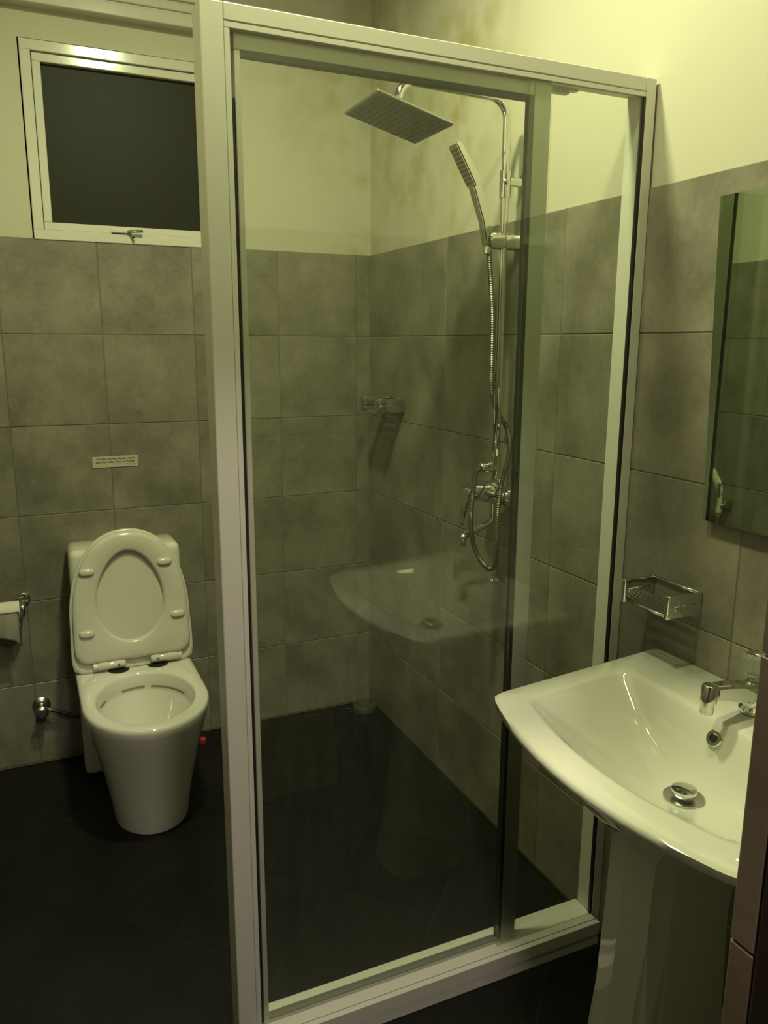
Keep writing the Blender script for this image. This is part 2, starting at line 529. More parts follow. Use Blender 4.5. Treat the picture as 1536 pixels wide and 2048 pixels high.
obj('lamp_housing', lathe([(.12, 0), (.12, hz - 2.36 + .012), (.11, hz - 2.36 + .002), (.10, hz - 2.36 + .002), (.10, hz - 2.36 + .006)], (hx, hy, 2.36), (0, 0, 1), 32), M_WHITE, hl, True, angle=40)
obj('diffuser', lathe([(.10, .003), (.10, .005)], (hx, hy, hz), (0, 0, 1), 32), M_HBULB, hl, True, angle=40)
lamp_light(hl, HALL_POS, HALL_COL, HALL_WATTS, .20)

# ------------------------------------------------------------------ toilet
TX = -0.942
toilet = thing('toilet', (TX, -.35, 0), 'white one piece toilet with seat and lid raised, beside the shower screen', 'toilet')

def dring(hw, yb, yf, z, n=48, sharp=2.0, rb=.03, cx=TX):
    """D shaped ring: flat back at yb, rounded front reaching yf"""
    ys_ = yf + min(hw * 1.25, (yb - yf) * .75)       # where the front curve begins
    pts = []
    m = n // 2
    for k in range(m + 1):                           # front curve from +hw to -hw
        a = PI * k / m
        c, s = math.cos(a), math.sin(a)
        e = 2.0 / sharp
        pts.append(Vector((cx + hw * math.copysign(abs(c) ** e, c), ys_ - (ys_ - yf) * abs(s) ** e, z)))
    q = (n - m - 1) // 3
    rest = n - m - 1
    # back path from -hw,ys_ to -hw,yb to +hw,yb to +hw,ys_
    L1, L2 = abs(yb - ys_), 2 * hw
    tot = 2 * L1 + L2
    for k in range(1, rest + 1):
        s = tot * k / (rest + 1)
        if s < L1: pts.append(Vector((cx - hw, ys_ + s, z)))
        elif s < L1 + L2: pts.append(Vector((cx - hw + (s - L1), yb, z)))
        else: pts.append(Vector((cx + hw, yb - (s - L1 - L2), z)))
    return pts

def ering(hw, yb, yf, z, n=48, cx=TX):
    """ellipse with points matched to dring order (front first)"""
    cy, hl_ = (yb + yf) / 2, (yb - yf) / 2
    ref = dring(.186, -.16, -.70, z, n)
    pts = []
    for p in ref:
        a = math.atan2((p.y - (-.45)) / .25, (p.x - cx) / .186)
        pts.append(Vector((cx + hw * math.cos(a), cy + hl_ * math.sin(a), z)))
    return pts

N = 64
body = [dring(.112, -.16, -.585, 0.0, N), dring(.115, -.16, -.588, .012, N), dring(.122, -.16, -.600, .08, N), dring(.136, -.16, -.622, .16, N),
        dring(.153, -.16, -.648, .24, N), dring(.170, -.16, -.675, .31, N), dring(.181, -.16, -.692, .355, N),
        dring(.185, -.16, -.698, .378, N), dring(.1835, -.16, -.6965, .388, N), dring(.179, -.163, -.692, .392, N),
        dring(.168, -.20, -.680, .393, N), ering(.150, -.270, -.655, .393, N), ering(.1455, -.275, -.650, .391, N), ering(.142, -.279, -.646, .384, N), ering(.138, -.283, -.641, .350, N),
        ering(.140, -.281, -.643, .338, N), ering(.137, -.286, -.638, .328, N), ering(.118, -.31, -.61, .27, N), ering(.09, -.33, -.57, .21, N), ering(.06, -.35, -.50, .165, N), ering(.03, -.37, -.45, .15, N)]
obj('bowl', loft(body, None, True, True), M_PORC, toilet, True, angle=50)
bs = loft([ering(.1362, -.2848, -.6392, .3485, N), ering(.1372, -.2838, -.6402, .3425, N)])
# stained ring under the rim, only at the back
for f in list(bs.faces):
    c = f.calc_center_median()
    if c.y < -.40 or (int(c.x * 500) % 3 == 0): bs.faces.remove(f)
obj('rim_stain', bs, M_STAIN, toilet)
obj('water', loft([ering(.083, -.335, -.555, .196, N)], None, True), M_WATER, toilet)
tb = bmesh.new()
box(TX - .176, TX + .176, -.165, -.004, 0.0, .788, .022, 4, bm=tb)
obj('tank', tb, M_PORC, toilet, True, angle=45)
obj('flush_button', lathe([(.02, 0), (.02, .004), (.016, .006)], (TX, -.085, .788), (0, 0, 1)), M_CHROME, toilet, True, angle=40)

# lid and seat, both upright, in a local frame (u sideways, w up along the lid, t towards the room)
LA = math.radians(6.0)
LO = Vector((TX, -.212, .392))
LW = Vector((0, math.sin(LA), math.cos(LA))); LN = Vector((0, -math.cos(LA), math.sin(LA)))
def L3(u, w_, t): return LO + Vector((1, 0, 0)) * u + LW * w_ + LN * t
def lid_outline(hw, w0, w1, n=56, wm=.15, rc=.03, top=2.25):
    """closed outline: rounded-corner base, gently bowed sides, domed top"""
    pts = []
    m = n * 3 // 4
    for k in range(m + 1):
        a = PI * k / m
        c, s = math.cos(a), math.sin(a)
        e = 2.0 / top
        pts.append((hw * math.copysign(abs(c) ** e, c), wm + (w1 - wm) * abs(s) ** e))
    rest = n - m - 1
    base = [(-hw * 1.0, wm), (-hw * 1.012, wm * .6), (-hw * 1.012, w0 + rc)]
    for k in range(1, 4):
        a = PI / 2 * k / 3
        base.append((-hw * 1.012 + rc * (1 - math.cos(a)), w0 + rc * (1 - math.sin(a))))
    full = base + [(-x, y) for x, y in base[::-1]]
    # resample the base polyline
    seg = [math.dist(full[i], full[i + 1]) for i in range(len(full) - 1)]
    tot = sum(seg)
    for k in range(1, rest + 1):
        s = tot * k / (rest + 1)
        for i, d in enumerate(seg):
            if s <= d:
                t = s / d
                pts.append((full[i][0] + (full[i + 1][0] - full[i][0]) * t, full[i][1] + (full[i + 1][1] - full[i][1]) * t)); break
            s -= d
    return pts
NL = 96
def lid_ring(off, t, hw=.190, w1=.462, w0=.0): return [L3(u, w_, t) for u, w_ in lid_outline(hw - off, w0 + off, w1 - off, NL)]
lid = loft([lid_ring(.006, -.004), lid_ring(.0, 0), lid_ring(.0, .010), lid_ring(.004, .014), lid_ring(.010, .014), lid_ring(.012, .010)], None, True, True)
obj('lid', lid, M_PLAST, toilet, True, angle=45)
def egg(hw, w0, w1, n=NL):
    pts = []
    c0 = (w0 + w1) / 2
    ref = lid_outline(.18, .03, .45, n)
    for (u, w_) in ref:
        a = math.atan2((w_ - .22) / .21, u / .18)
        s = math.sin(a)
        k = 1.0 + .12 * (-s) - .04 * s * s                 # wider towards the hinge
        pts.append((hw * math.cos(a) * k, c0 + (w1 - w0) / 2 * s))
    return pts
def seat_ring(off, t): return [L3(u, w_, t) for u, w_ in lid_outline(.181 - off, .034 + off, .453 - off, NL, wm=.16, rc=.035)]
def hole_ring(off, t): return [L3(u, w_, t) for u, w_ in egg(.104 + off, .096 - off, .392 + off)]
s_rings = [hole_ring(.004, .013), hole_ring(0, .018), hole_ring(.002, .026), hole_ring(.010, .030), seat_ring(.014, .030), seat_ring(.004, .027), seat_ring(0, .022), seat_ring(0, .016), seat_ring(.004, .013), hole_ring(.004, .013)]
seat = obj('seat', loft(s_rings), M_PLAST, toilet, True, angle=50)
for (u, w_) in ((-.128, .335), (.115, .345), (-.142, .135), (.146, .165)):
    b = bmesh.new(); bmesh.ops.create_uvsphere(b, u_segments=16, v_segments=8, radius=1)
    for v in b.verts:
        c = v.co
        e = lambda q: math.copysign(abs(q) ** .75, q)
        v.co = L3(u + .024 * e(c.x), w_ + .012 * e(c.y), .030 + .010 * e(c.z))
    obj('bumper', b, M_PLAST, seat, True)
for s, x0, x1 in ((-1, -.118, -.030), (1, .050, .138)):
    hb_ = tube([L3(x0, .022, .020), L3(x0 + .004, .022, .020), L3(x1 - .004, .022, .020), L3(x1, .022, .020)], [.011, .0135, .0135, .011], 16)
    hg = obj('hinge', hb_, M_PLAST, toilet, True, angle=40)
    xe = x0 - .012 if s < 0 else x1 + .012
    obj('hinge_pin', tube([L3(min(xe, x0 if s < 0 else x1), .022, .020), L3(max(xe, x0 if s < 0 else x1), .022, .020)], .0115, 12), M_WHITE, hg, True, angle=40)
    xp = x1 - .022 if s < 0 else x0 + .022
    obj('hinge_pad', lathe([(.034, 0), (.034, .004), (.026, .006)], (TX + xp, LO.y - .012, .392), (0, 0, 1), 24), M_BLACK, hg, True, angle=40)
    obj('hinge_screw', tube([L3(xp, .022, .033), L3(xp, .022, .0365)], .0045, 10), M_DULL, hg, True, angle=40)

# small red cap on the floor behind the bowl
cap_ = lathe([(.013, 0), (.014, .004), (.013, .018), (.008, .022)], (-.706, -.085, 0), (0, 0, 1), 16)
tag(obj('bottle_cap', cap_, M_RED, None, True, angle=40), 'small red plastic cap on floor right of the toilet', 'cap')

# angle valve with hose --------------------------------------------------
av = thing('angle_valve', (-1.236, 0, .216), 'chrome angle valve on wall left of the toilet', 'valve')
obj('flange', lathe([(.030, 0), (.030, -.003), (.024, -.010), (.012, -.014)], (-1.236, 0, .216), (0, 1, 0)), M_DULL, av, True, angle=40)
obj('valve_body', tube([(-1.236, -.008, .216), (-1.236, -.055, .216)], .013, 14), M_DULL, av, True, angle=40)
obj('handle', lathe([(.018, 0), (.021, -.006), (.021, -.016), (.014, -.022)], (-1.236, -.052, .216), (0, 1, 0), 14), M_DULL, av, True, angle=40)
obj('outlet', tube([(-1.236, -.035, .216), (-1.208, -.035, .207)], [.011, .010], 12), M_DULL, av, True, angle=40)
obj('hose', tube(smooth_path([(-1.209, -.035, .207), (-1.185, -.037, .198), (-1.150, -.045, .182), (-1.1200, -.055, .172)], 5), .0065, 10), M_BLACK, av, True)

# toilet paper ------------------------------------------------------------
tp = thing('toilet_paper', (-1.335, -.075, .56), 'half used toilet paper roll with torn sheet hanging down', 'toilet paper')
obj('roll', tube([(-1.402, -.075, .590), (-1.2745, -.075, .590)], .031, 28), M_PAPER, tp, True, angle=40)
sh = bmesh.new()
NX, NZ = 14, 14
grid = []
for iz in range(NZ + 1):
    row = []
    for ix in range(NX + 1):
        x = -1.398 + .122 * ix / NX
        t = iz / NZ
        length = .125 - .035 * math.sin(PI * (ix / NX) * .95) * (1 if ix < NX - 1 else .3)
        z = .595 - length * t - (.03 if False else 0)
        y = -.1065 + .012 * t * t + .006 * math.sin(ix * .9 + t * 2.5) * t
        row.append(sh.verts.new((x, y, z)))
    grid.append(row)
for iz in range(NZ):
    for ix in range(NX):
        sh.faces.new((grid[iz][ix], grid[iz][ix + 1], grid[iz + 1][ix + 1], grid[iz + 1][ix]))
bmesh.ops.solidify(sh, geom=sh.faces[:], thickness=.0012)
obj('loose_sheet', sh, M_PAPER, tp, True)
th = thing('paper_holder', (-1.335, 0, .59), 'chrome paper holder fixed to the tiled back wall', 'holder')
obj('end_disc', lathe([(.028, 0), (.030, .003), (.030, .010), (.020, .016)], (-1.272, -.075, .590), (1, 0, 0), 20), M_CHROME, th, True, angle=40)
obj('arm', tube([(-1.262, -.075, .600), (-1.262, -.045, .604), (-1.262, -.003, .604)], .008, 12), M_CHROME, th, True)
obj('wall_plate', lathe([(.022, 0), (.022, -.006), (.014, -.010)], (-1.262, 0, .604), (0, 1, 0), 18), M_CHROME, th, True, angle=40)

# notice sticker ------------------------------------------------------------
st = tag(obj('notice_sticker', box(-1.014, -.867, -.0026, -.0013, 1.031, 1.068, .0004, 1), M_STICK), 'small pale printed notice sticker on the tiles above the toilet', 'sticker')
def text(s, size, x, z, parent, bold=0.0):
    cu = bpy.data.curves.new('text', 'FONT'); cu.body = s; cu.size = size; cu.align_x = 'CENTER'; cu.offset = bold
    to = bpy.data.objects.new('text', cu); COL.objects.link(to)
    bpy.context.view_layer.update()
    me = bpy.data.meshes.new_from_object(to)
    bpy.data.objects.remove(to); bpy.data.curves.remove(cu)
    o = bpy.data.objects.new('lettering', me); COL.objects.link(o)
    me.materials.append(M_INK)
    o.rotation_euler = (PI / 2, 0, 0)
    o.parent = parent
    o.location = Vector((x, -.0029, z)) - wloc(parent)
    return o
text('Do Not Put Any Sanitary Items', .0098, -.938, 1.0565, st, .0002)
text('Into The Toilet. Put It In The Bin', .0095, -.940, 1.0455, st, .0002)
text('Thank You', .0065, -.890, 1.037, st)

# ------------------------------------------------------------------ shower screen
SX0 = -.915
scr = thing('shower_screen', (-.45, -1.43, 0), 'white framed glass shower screen standing between toilet and wash basin', 'shower screen')
YF = -1.455
obj('post', box(SX0, -.878, YF, -1.398, 0, 1.967, .0015, 1), M_FRAME, scr)
obj('post_lip', box(-.8775, -.868, YF + .001, -1.41, .0625, 1.9305, .001, 1), M_FRAME, scr)
obj('header', box(-.8775, -.0265, YF, -1.398, 1.941, 1.967, .0015, 1), M_FRAME, scr)
obj('header_lip', box(-.8775, -.0265, YF + .001, -1.437, 1.931, 1.9405, .0008, 1), M_FRAME, scr)
obj('jamb', box(-.026, -.0008, YF, -1.398, 0, 1.967, .0015, 1), M_FRAME, scr)
bt = bmesh.new()
box(-.8775, -.0265, -1.4875, -1.4745, .029, .0615, .001, 1, bm=bt)
box(-.8775, -.0265, -1.4865, -1.4745, 0.0, .0282, .001, 1, bm=bt)
box(-.8775, -.0265, -1.4705, -1.392, 0.0, .0595, .001, 1, bm=bt)
obj('sill_track', bt, M_FRAME, scr)
obj('sill_groove_shade', box(-.8775, -.0265, -1.4746, -1.4704, 0, .050), M_BLACK, scr)  # black strip put in as the shade between lip and sill block
obj('fixed_pane', box(-.300, -.0262, -1.4525, -1.4485, .060, 1.931), M_GLASS, scr)
obj('gasket', box(-.0315, -.0262, -1.4548, -1.4462, .062, 1.931), M_BLACK, scr)
obj('post_gap_strip', box(-.8678, -.8612, -1.4445, -1.425, .062, 1.835, .003, 2), M_BLACK, scr)  # black strip between post and door, ending short of the header
obj('track_end', box(-.2435, -.186, -1.418, -1.405, 1.926, 1.9405), M_FRAME, scr)
obj('track_end', box(-.186, -.165, -1.418, -1.405, 1.933, 1.9405), M_FRAME, scr)

dr = thing('shower_door', (-.55, -1.43, .0600), 'sliding glass shower door with pale aluminium frame and black gaskets', 'shower door')
obj('glass_pane', box(-.8595, -.2445, -1.4462, -1.4422, .068, 1.925), M_GLASS, dr)
obj('top_rail', box(-.8595, -.2835, -1.4418, -1.417, 1.906, 1.940, .001, 1), M_FRAME, dr)
obj('bottom_rail', box(-.8595, -.2835, -1.4418, -1.417, .060, .0665, .001, 1), M_FRAME, dr)
obj('stile', box(-.283, -.245, -1.4418, -1.417, .060, 1.9405, .001, 1), M_FRAME, dr)
obj('stile', box(-.8595, -.849, -1.4418, -1.417, .067, 1.9055, .001, 1), M_FRAME, dr)
obj('gasket', box(-.8488, -.2835, -1.4421, -1.425, 1.8975, 1.9055), M_BLACK, dr)
obj('gasket', box(-.2925, -.2835, -1.4421, -1.425, .067, 1.8972), M_BLACK, dr)
obj('pane_bead', box(-.8488, -.2930, -1.4421, -1.425, .067, .0705), M_DARKM, dr)

# ------------------------------------------------------------------ shower
SY = -.990
RX = -.055
sh_ = thing('shower_set', (0, SY, 1.05), 'chrome shower column with square overhead rose and mixer on the tiled wall', 'shower')
path = [(RX, SY, 1.142), (RX, SY, 1.4), (RX, SY, 1.7), (RX, SY, 1.99)]
for k in range(1, 7):
    a = PI / 2 * k / 6
    path.append((RX - .05 * (1 - math.cos(a)), SY, 1.99 + .05 * math.sin(a)))
path += [(-.20, SY + .005, 2.045), (-.305, SY + .011, 2.050)]
for k in range(1, 7):
    a = PI / 2 * k / 6
    path.append((-.305 - .045 * math.sin(a), SY + .012, 2.05 - .045 * (1 - math.cos(a))))
path.append((-.350, -.977, 1.978))
obj('riser_arm', tube(path, .0105, 16), M_CHROME, sh_, True)
HB = Matrix.Translation((-.35, -.977, 1.963)) @ Matrix.Rotation(.249, 4, 'Y')
def hp(x, y, z): return HB @ Vector((x, y, z))
hb2 = box(-.1, .1, -.1, .1, 0, .008, .002, 1)
for v in hb2.verts: v.co = HB @ v.co
rose = obj('shower_rose', hb2, M_DULL, sh_)
obj('swivel', lathe([(.014, .006), (.016, .012), (.016, .022), (.010, .030)], hp(0, 0, 0), HB.to_3x3() @ Vector((0, 0, 1)), 16), M_CHROME, sh_, True, angle=40)
fb = box(-.094, .094, -.094, .094, -.0012, .0002)
for v in fb.verts: v.co = HB @ v.co
face = obj('spray_face', fb, M_DARKM, rose)
nz = bmesh.new()
for i in range(12):
    for j in range(12):
        c = Vector((-.0825 + .015 * i, -.0825 + .015 * j, -.001))
        rings = [[hp(c.x + r * math.cos(2 * PI * k / 6), c.y + r * math.sin(2 * PI * k / 6), z) for k in range(6)] for r, z in ((.0032, -.001), (.002, -.0038))]
        loft(rings, nz, False, True)
tag(obj('nozzles', nz, M_BLACK, rose), kind='stuff')
# wall supports
obj('wall_support', lathe([(.021, 0), (.021, -.006), (.0115, -.012), (.0115, -.045)], (0, SY, 1.848), (1, 0, 0), 18), M_CHROME, sh_, True, angle=40)
obj('support_sleeve', tube([(RX, SY, 1.808), (RX, SY, 1.872)], .0145, 16), M_CHROME, sh_, True, angle=40)
obj('set_screw', lathe([(.007, 0), (.008, .012), (.003, .016)], (RX - .004, SY - .008, 1.845), (-.3, -1, 0), 10), M_CHROME, sh_, True, angle=40)
obj('slider_base', lathe([(.020, 0), (.021, -.004), (.021, -.050), (.020, -.054)], (-.001, SY, 1.703), (1, 0, 0), 22), M_CHROME, sh_, True, angle=40)
obj('hand_holder', lathe([(.020, -.0555), (.0215, -.060), (.0215, -.098), (.018, -.102)], (-.001, SY, 1.703), (1, 0, 0), 22), M_CHROME, sh_, True, angle=40)
# mixer
mb = lathe([(.015, -.092), (.022, -.085), (.026, -.05), (.030, 0), (.026, .05), (.022, .085), (.015, .092)], (-.062, SY, 1.048), (0, 1, 0), 20)
mix = obj('mixer_body', mb, M_CHROME, sh_, True, angle=50)
for yy in (-.075, .075):
    obj('wall_union', lathe([(.033, 0), (.033, -.004), (.022, -.014), (.014, -.018), (.014, -.050)], (0, SY + yy, 1.048), (1, 0, 0), 20), M_CHROME, mix, True, angle=40)
obj('cartridge', lathe([(.027, 0), (.0255, .025), (.026, .060), (.023, .066)], (-.070, SY, 1.050), (-1, 0, .05), 20), M_CHROME, mix, True, angle=40)
lv = bmesh.new()
rings = []
for (x, z, wd, tk) in ((-.136, 1.066, .022, .010), (-.142, 1.050, .019, .008), (-.150, 1.015, .013, .005), (-.155, .985, .009, .004), (-.158, .967, .009, .005)):
    rings.append([Vector((x - tk, SY - wd, z)), Vector((x - tk, SY + wd, z)), Vector((x + tk, SY + wd, z)), Vector((x + tk, SY - wd, z))])
loft(rings, lv, True, True)
bmesh.ops.bevel(lv, geom=lv.edges[:], offset=.002, segments=1, affect='EDGES')
obj('lever', lv, M_CHROME, mix, True, angle=40)
obj('spout', tube(smooth_path([(-.062, SY, 1.035), (-.062, SY, .985), (-.066, SY, .968), (-.105, SY, .952), (-.142, SY, .936), (-.152, SY, .928), (-.153, SY, .908)], 5), .0095, 14), M_CHROME, mix, True, angle=50)
obj('diverter', lathe([(.012, 0), (.015, .004), (.015, .040), (.012, .044)], (-.060, SY, 1.118), (-1, 0, .03), 16), M_CHROME, mix, True, angle=40)
obj('riser_union', lathe([(.016, 1.068), (.013, 1.08), (.013, 1.105), (.016, 1.11), (.016, 1.128), (.014, 1.150)], (-.057, SY, 0), (0, 0, 1), 16), M_CHROME, mix, True, angle=40)

# hand shower with its hose
hs = thing('hand_shower', (-.10, SY, 1.69), 'chrome hand shower with ribbed metal hose resting in the slider', 'hand shower')
def bar(p0, p1, w0, t0, w1, t1, bev=.003, yoff=0.0):
    """flat bar between two points in the plane y = SY, width along y"""
    p0, p1 = Vector(p0), Vector(p1)
    d = (p1 - p0).normalized(); nrm = Vector((d.z, 0, -d.x)); yv = Vector((0, 1, 0))
    bm = loft([[p + yv * (sx * w_) + nrm * (sz * t_) for sx, sz in ((-1, -1), (1, -1), (1, 1), (-1, 1))] for p, w_, t_ in ((p0, w0, t0), (p1, w1, t1))], None, True, True)
    if bev: bmesh.ops.bevel(bm, geom=bm.edges[:], offset=bev, segments=2, affect='EDGES')
    return bm
hb3 = bmesh.new()
merge(hb3, bar((-.0985, SY, 1.690), (-.112, SY, 1.752), .0125, .0120, .0130, .0120))
merge(hb3, bar((-.111, SY, 1.750), (-.150, SY, 1.845), .0135, .0125, .0150, .0105))
obj('handle', hb3, M_CHROME, hs, True, angle=40)
hd = obj('spray_head', bar((-.142, SY, 1.832), (-.203, SY, 1.922), .022, .012, .022, .008), M_CHROME, hs, True, angle=40)
dd = Vector((-.203 + .142, 0, 1.922 - 1.832)).normalized(); nn = Vector((-dd.z, 0, dd.x))   # towards the room and down
fc = bmesh.new()
for k in range(9):
    c = Vector((-.148, SY, 1.842)) + dd * (.0105 * k) + nn * (.0118 - .0004 * k)
    loft([[c + Vector((0, sy * .018, 0)) + dd * (sd * .0033) + nn * t for sy, sd in ((-1, -1), (1, -1), (1, 1), (-1, 1))] for t in (-.003, .0012)], fc, True, True)
tag(obj('spray_slots', fc, M_DARKM, hd), kind='stuff')
hp_ = smooth_path([(-.0985, SY, 1.688), (-.092, SY, 1.640), (-.082, SY - .003, 1.52), (-.077, SY, 1.40), (-.066, SY + .012, 1.32), (-.040, SY + .022, 1.265), (-.022, SY + .004, 1.225),
                   (-.040, SY - .045, 1.175), (-.088, SY - .085, 1.09), (-.104, SY - .096, 1.02), (-.098, SY - .088, .94), (-.088, SY - .068, .872),
                   (-.086, SY - .048, .848), (-.094, SY - .028, .850), (-.116, SY - .012, .890), (-.138, SY - .022, .95), (-.148, SY - .034, 1.01), (-.138, SY - .026, 1.065), (-.118, SY - .004, 1.105), (-.1045, SY, 1.117)], 12)
hp_ = resample(hp_, .0022)
obj('hose', tube(hp_, [.0072 if k % 2 else .0058 for k in range(len(hp_))], 10), M_HOSE, hs, False)
obj('hose_nut', tube([(-.1025, SY, 1.670), (-.0985, SY, 1.690)], [.0085, .010], 12), M_CHROME, hs, True, angle=40)

# ------------------------------------------------------------------ soap dishes
def soap_dish(name, y0, y1, z0, dep, label, group):
    h = .047
    root = thing(name, (-dep / 2, (y0 + y1) / 2, z0), label, 'soap dish', group)
    def end(y, s):
        """bent chrome end plate with a raised rib and a rounded outer corner"""
        b = box(-dep, -.001, y - .0025, y + .0025, z0, z0 + h, .002, 2)
        box(-dep + .012, -.012, y - .0042, y + .0042, z0 + .016, z0 + .026, .0015, 1, bm=b)
        return obj('end_plate', b, M_CHROME, root, True, angle=40)
    e1, e2 = end(y0, -1), end(y1, 1)
    for y, e, s in ((y0, e1, 1), (y1, e2, -1)):
        obj('corner_post', tube([(-dep, y + s * .004, z0 - .002), (-dep, y + s * .004, z0), (-dep, y + s * .004, z0 + h), (-dep, y + s * .004, z0 + h + .002)], [.0035, .0065, .0065, .0035], 12), M_CHROME, e, True, angle=50)
    obj('back_rail', tube([(-.004, y0, z0 + h - .003), (-.004, y1, z0 + h - .003)], .003, 8), M_CHROME, root, True)
    obj('front_rail', tube([(-dep + .002, y0, z0 + .003), (-dep + .002, y1, z0 + .003)], .003, 8), M_CHROME, root, True)
    obj('tray', box(-dep + .004, -.002, y0 + .002, y1 - .002, z0 + .001, z0 + .004), M_CLEAR, root)
    n = 7
    for k in range(n):
        x = -dep + .010 + (dep - .020) * k / (n - 1)
        obj('slat', box(x - .002, x + .002, y0 + .003, y1 - .003, z0 + .004, z0 + .0065), M_DULL, root)
    return root
soap_dish('soap_dish', -1.686, -1.553, .914, .085, 'chrome soap dish on the wall above the wash basin', 'chrome soap dishes')
soap_dish('soap_dish', -.306, -.172, 1.211, .108, 'chrome soap dish inside the shower near the corner', 'chrome soap dishes')

# ------------------------------------------------------------------ wash basin
BY = -1.895
basin = thing('wash_basin', (-.22, BY, 0), 'white ceramic wash basin with bowed front on a pedestal', 'wash basin')
def zrim(x): return .806 + .054 * x                    # the deck falls slightly to the front
def outline(xb, xf, bow, hb_, hf, rc, n=24):
    """rounded four sided outline; xb back, xf front at the corners, bow extra at mid front, half widths back / front"""
    c = [(xb, -hb_), (xb, hb_), (xf, hf), (xf, -hf)]
    pts = []
    def side(p, q, k, f=None):
        for i in range(k):
            t = i / k
            x, y = p[0] + (q[0] - p[0]) * t, p[1] + (q[1] - p[1]) * t
            if f: x, y = f(x, y, t)
            pts.append((x, y))
    side(c[0], c[1], n)
    side(c[1], c[2], n)
    side(c[2], c[3], n, lambda x, y, t: (x - bow * (1 - (2 * t - 1) ** 2), y))
    side(c[3], c[0], n)
    # round the corners by moving-average smoothing over rc
    m = len(pts)
    for _ in range(int(rc)):
        pts = [((pts[i - 1][0] + 2 * pts[i][0] + pts[(i + 1) % m][0]) / 4, (pts[i - 1][1] + 2 * pts[i][1] + pts[(i + 1) % m][1]) / 4) for i in range(m)]
    return pts
def ring(o, z=None, dz=0): return [Vector((x, BY + y, (zrim(x) if z is None else z) + dz)) for x, y in o]
def mix_r(a, b, t): return [p + (q - p) * t for p, q in zip(a, b)]
DRX, DRY, DRZ = -.238, -.012, .688
well = ring(outline(-.138, -.378, .046, .264, .254, 2))
well_in = ring(outline(-.147, -.366, .048, .250, .242, 3), dz=-.014)
mid = ring(outline(-.160, -.330, .052, .200, .19, 10), .742)
low = ring(outline(-.178, -.300, .040, .120, .11, 14), .704)
lowr = ring(outline(-.198, -.272, .012, .052, .05, 20), .690)
drn = ring([(DRX + .030 * (x + .235) / .036, DRY + .030 * y / .05) for x, y in outline(-.199, -.271, 0, .05, .05, 60)], .6875)
out0 = outline(-.001, -.428, .056, .318, .302, 1)
o_in = outline(-.006, -.421, .056, .312, .296, 1)
r_top_in = ring(o_in, dz=.0)
r_top = ring(out0, dz=-.004)
r_low = ring(out0, dz=-.016)
u1 = ring(outline(-.001, -.414, .054, .310, .288, 4), dz=-.032)
u2 = ring(outline(-.001, -.385, .050, .270, .245, 8), .715)
u3 = ring(outline(-.02, -.345, .035, .17, .15, 12), .655)
u4 = ring(outline(-.06, -.315, .02, .10, .09, 12), .620)
bas = loft([drn, lowr, low, mid, well_in, mix_r(well_in, well, .6), well, mix_r(well, r_top_in, .12), r_top_in, r_top, r_low, u1, u2, u3, u4], None, True, True)
obj('basin', bas, M_PORC, basin, True, angle=60)
wp = thing
waste = obj('waste_ring', lathe([(.017, -.01), (.017, -.001), (.034, .0015), (.034, -.002), (.020, -.012)], (DRX, BY + DRY, .690), (0, 0, 1), 28), M_DULL, basin, True, angle=40)
obj('plug', lathe([(.012, -.004), (.020, .003), (.022, .009), (.021, .014), (.010, .0165)], (DRX, BY + DRY, .692), (0, 0, 1), 28), M_CHROME, waste, True, angle=50)
ofd = Vector((-.86, 0, .5)).normalized()
of = obj('overflow_ring', lathe([(.008, -.004), (.0085, .003), (.0145, .003), (.016, 0), (.014, -.006)], (-.1515, BY + .012, .769), ofd, 24), M_CHROME, basin, True, angle=40)
obj('overflow_hole', lathe([(.0085, -.006), (.0085, .0015)], (-.1515, BY + .012, .769), ofd, 20), M_BLACK, of)
# pedestal: faceted column
def ped(xb, xf, hw, z, ch=.024, bow=.008):
    p = [(xb, -hw), (xb, hw), (xf + ch * 1.5, hw), (xf + ch * .3, hw - ch * .7), (xf - bow, 0), (xf + ch * .3, -hw + ch * .7), (xf + ch * 1.5, -hw)]
    return [Vector((x, BY + y, z)) for x, y in p]
pd = loft([ped(-.13, -.385, .092, 0), ped(-.13, -.383, .091, .03), ped(-.145, -.368, .082, .12), ped(-.155, -.352, .074, .30), ped(-.16, -.342, .070, .48), ped(-.16, -.338, .070, .60), ped(-.16, -.336, .070, .662)], None, True, True)
bmesh.ops.bevel(pd, geom=[e for e in pd.edges if abs(e.verts[0].co.z - e.verts[1].co.z) > .01], offset=.012, segments=3, affect='EDGES')
obj('pedestal', pd, M_PORC, basin, True, angle=35)

# tap
TY = BY + .013
tap = thing('tap', (-.070, TY, .80), 'chrome pillar tap with clear faceted knob on the wash basin', 'tap')
obj('tap_base', lathe([(.026, 0), (.026, .006), (.020, .012), (.018, .040), (.016, .046)], (-.060, TY, .803), (0, 0, 1), 20), M_CHROME, tap, True, angle=40)
sp = bmesh.new()
rings = []
for (x, z, wd, tk) in ((-.046, .838, .018, .019), (-.090, .845, .017, .018), (-.130, .854, .015, .0155), (-.168, .861, .0135, .0125)):
    rings.append([Vector((x, TY - wd, z - tk)), Vector((x, TY + wd, z - tk)), Vector((x, TY + wd, z + tk)), Vector((x, TY - wd, z + tk))])
loft(rings, sp, True, True)
bmesh.ops.bevel(sp, geom=sp.edges[:], offset=.005, segments=3, affect='EDGES')
obj('spout', sp, M_CHROME, tap, True, angle=40)
obj('nozzle', lathe([(.012, .012), (.0145, .009), (.0145, -.018), (.0115, -.019), (.0115, -.040), (.009, -.041)], (-.172, TY, .861), (.12, 0, 1), 20), M_CHROME, tap, True, angle=40)
obj('stem', lathe([(.012, 0), (.012, .010), (.009, .014), (.009, .022)], (-.070, TY, .852), (0, 0, 1), 16), M_CHROME, tap, True, angle=40)
kb = bmesh.new()
rings = []
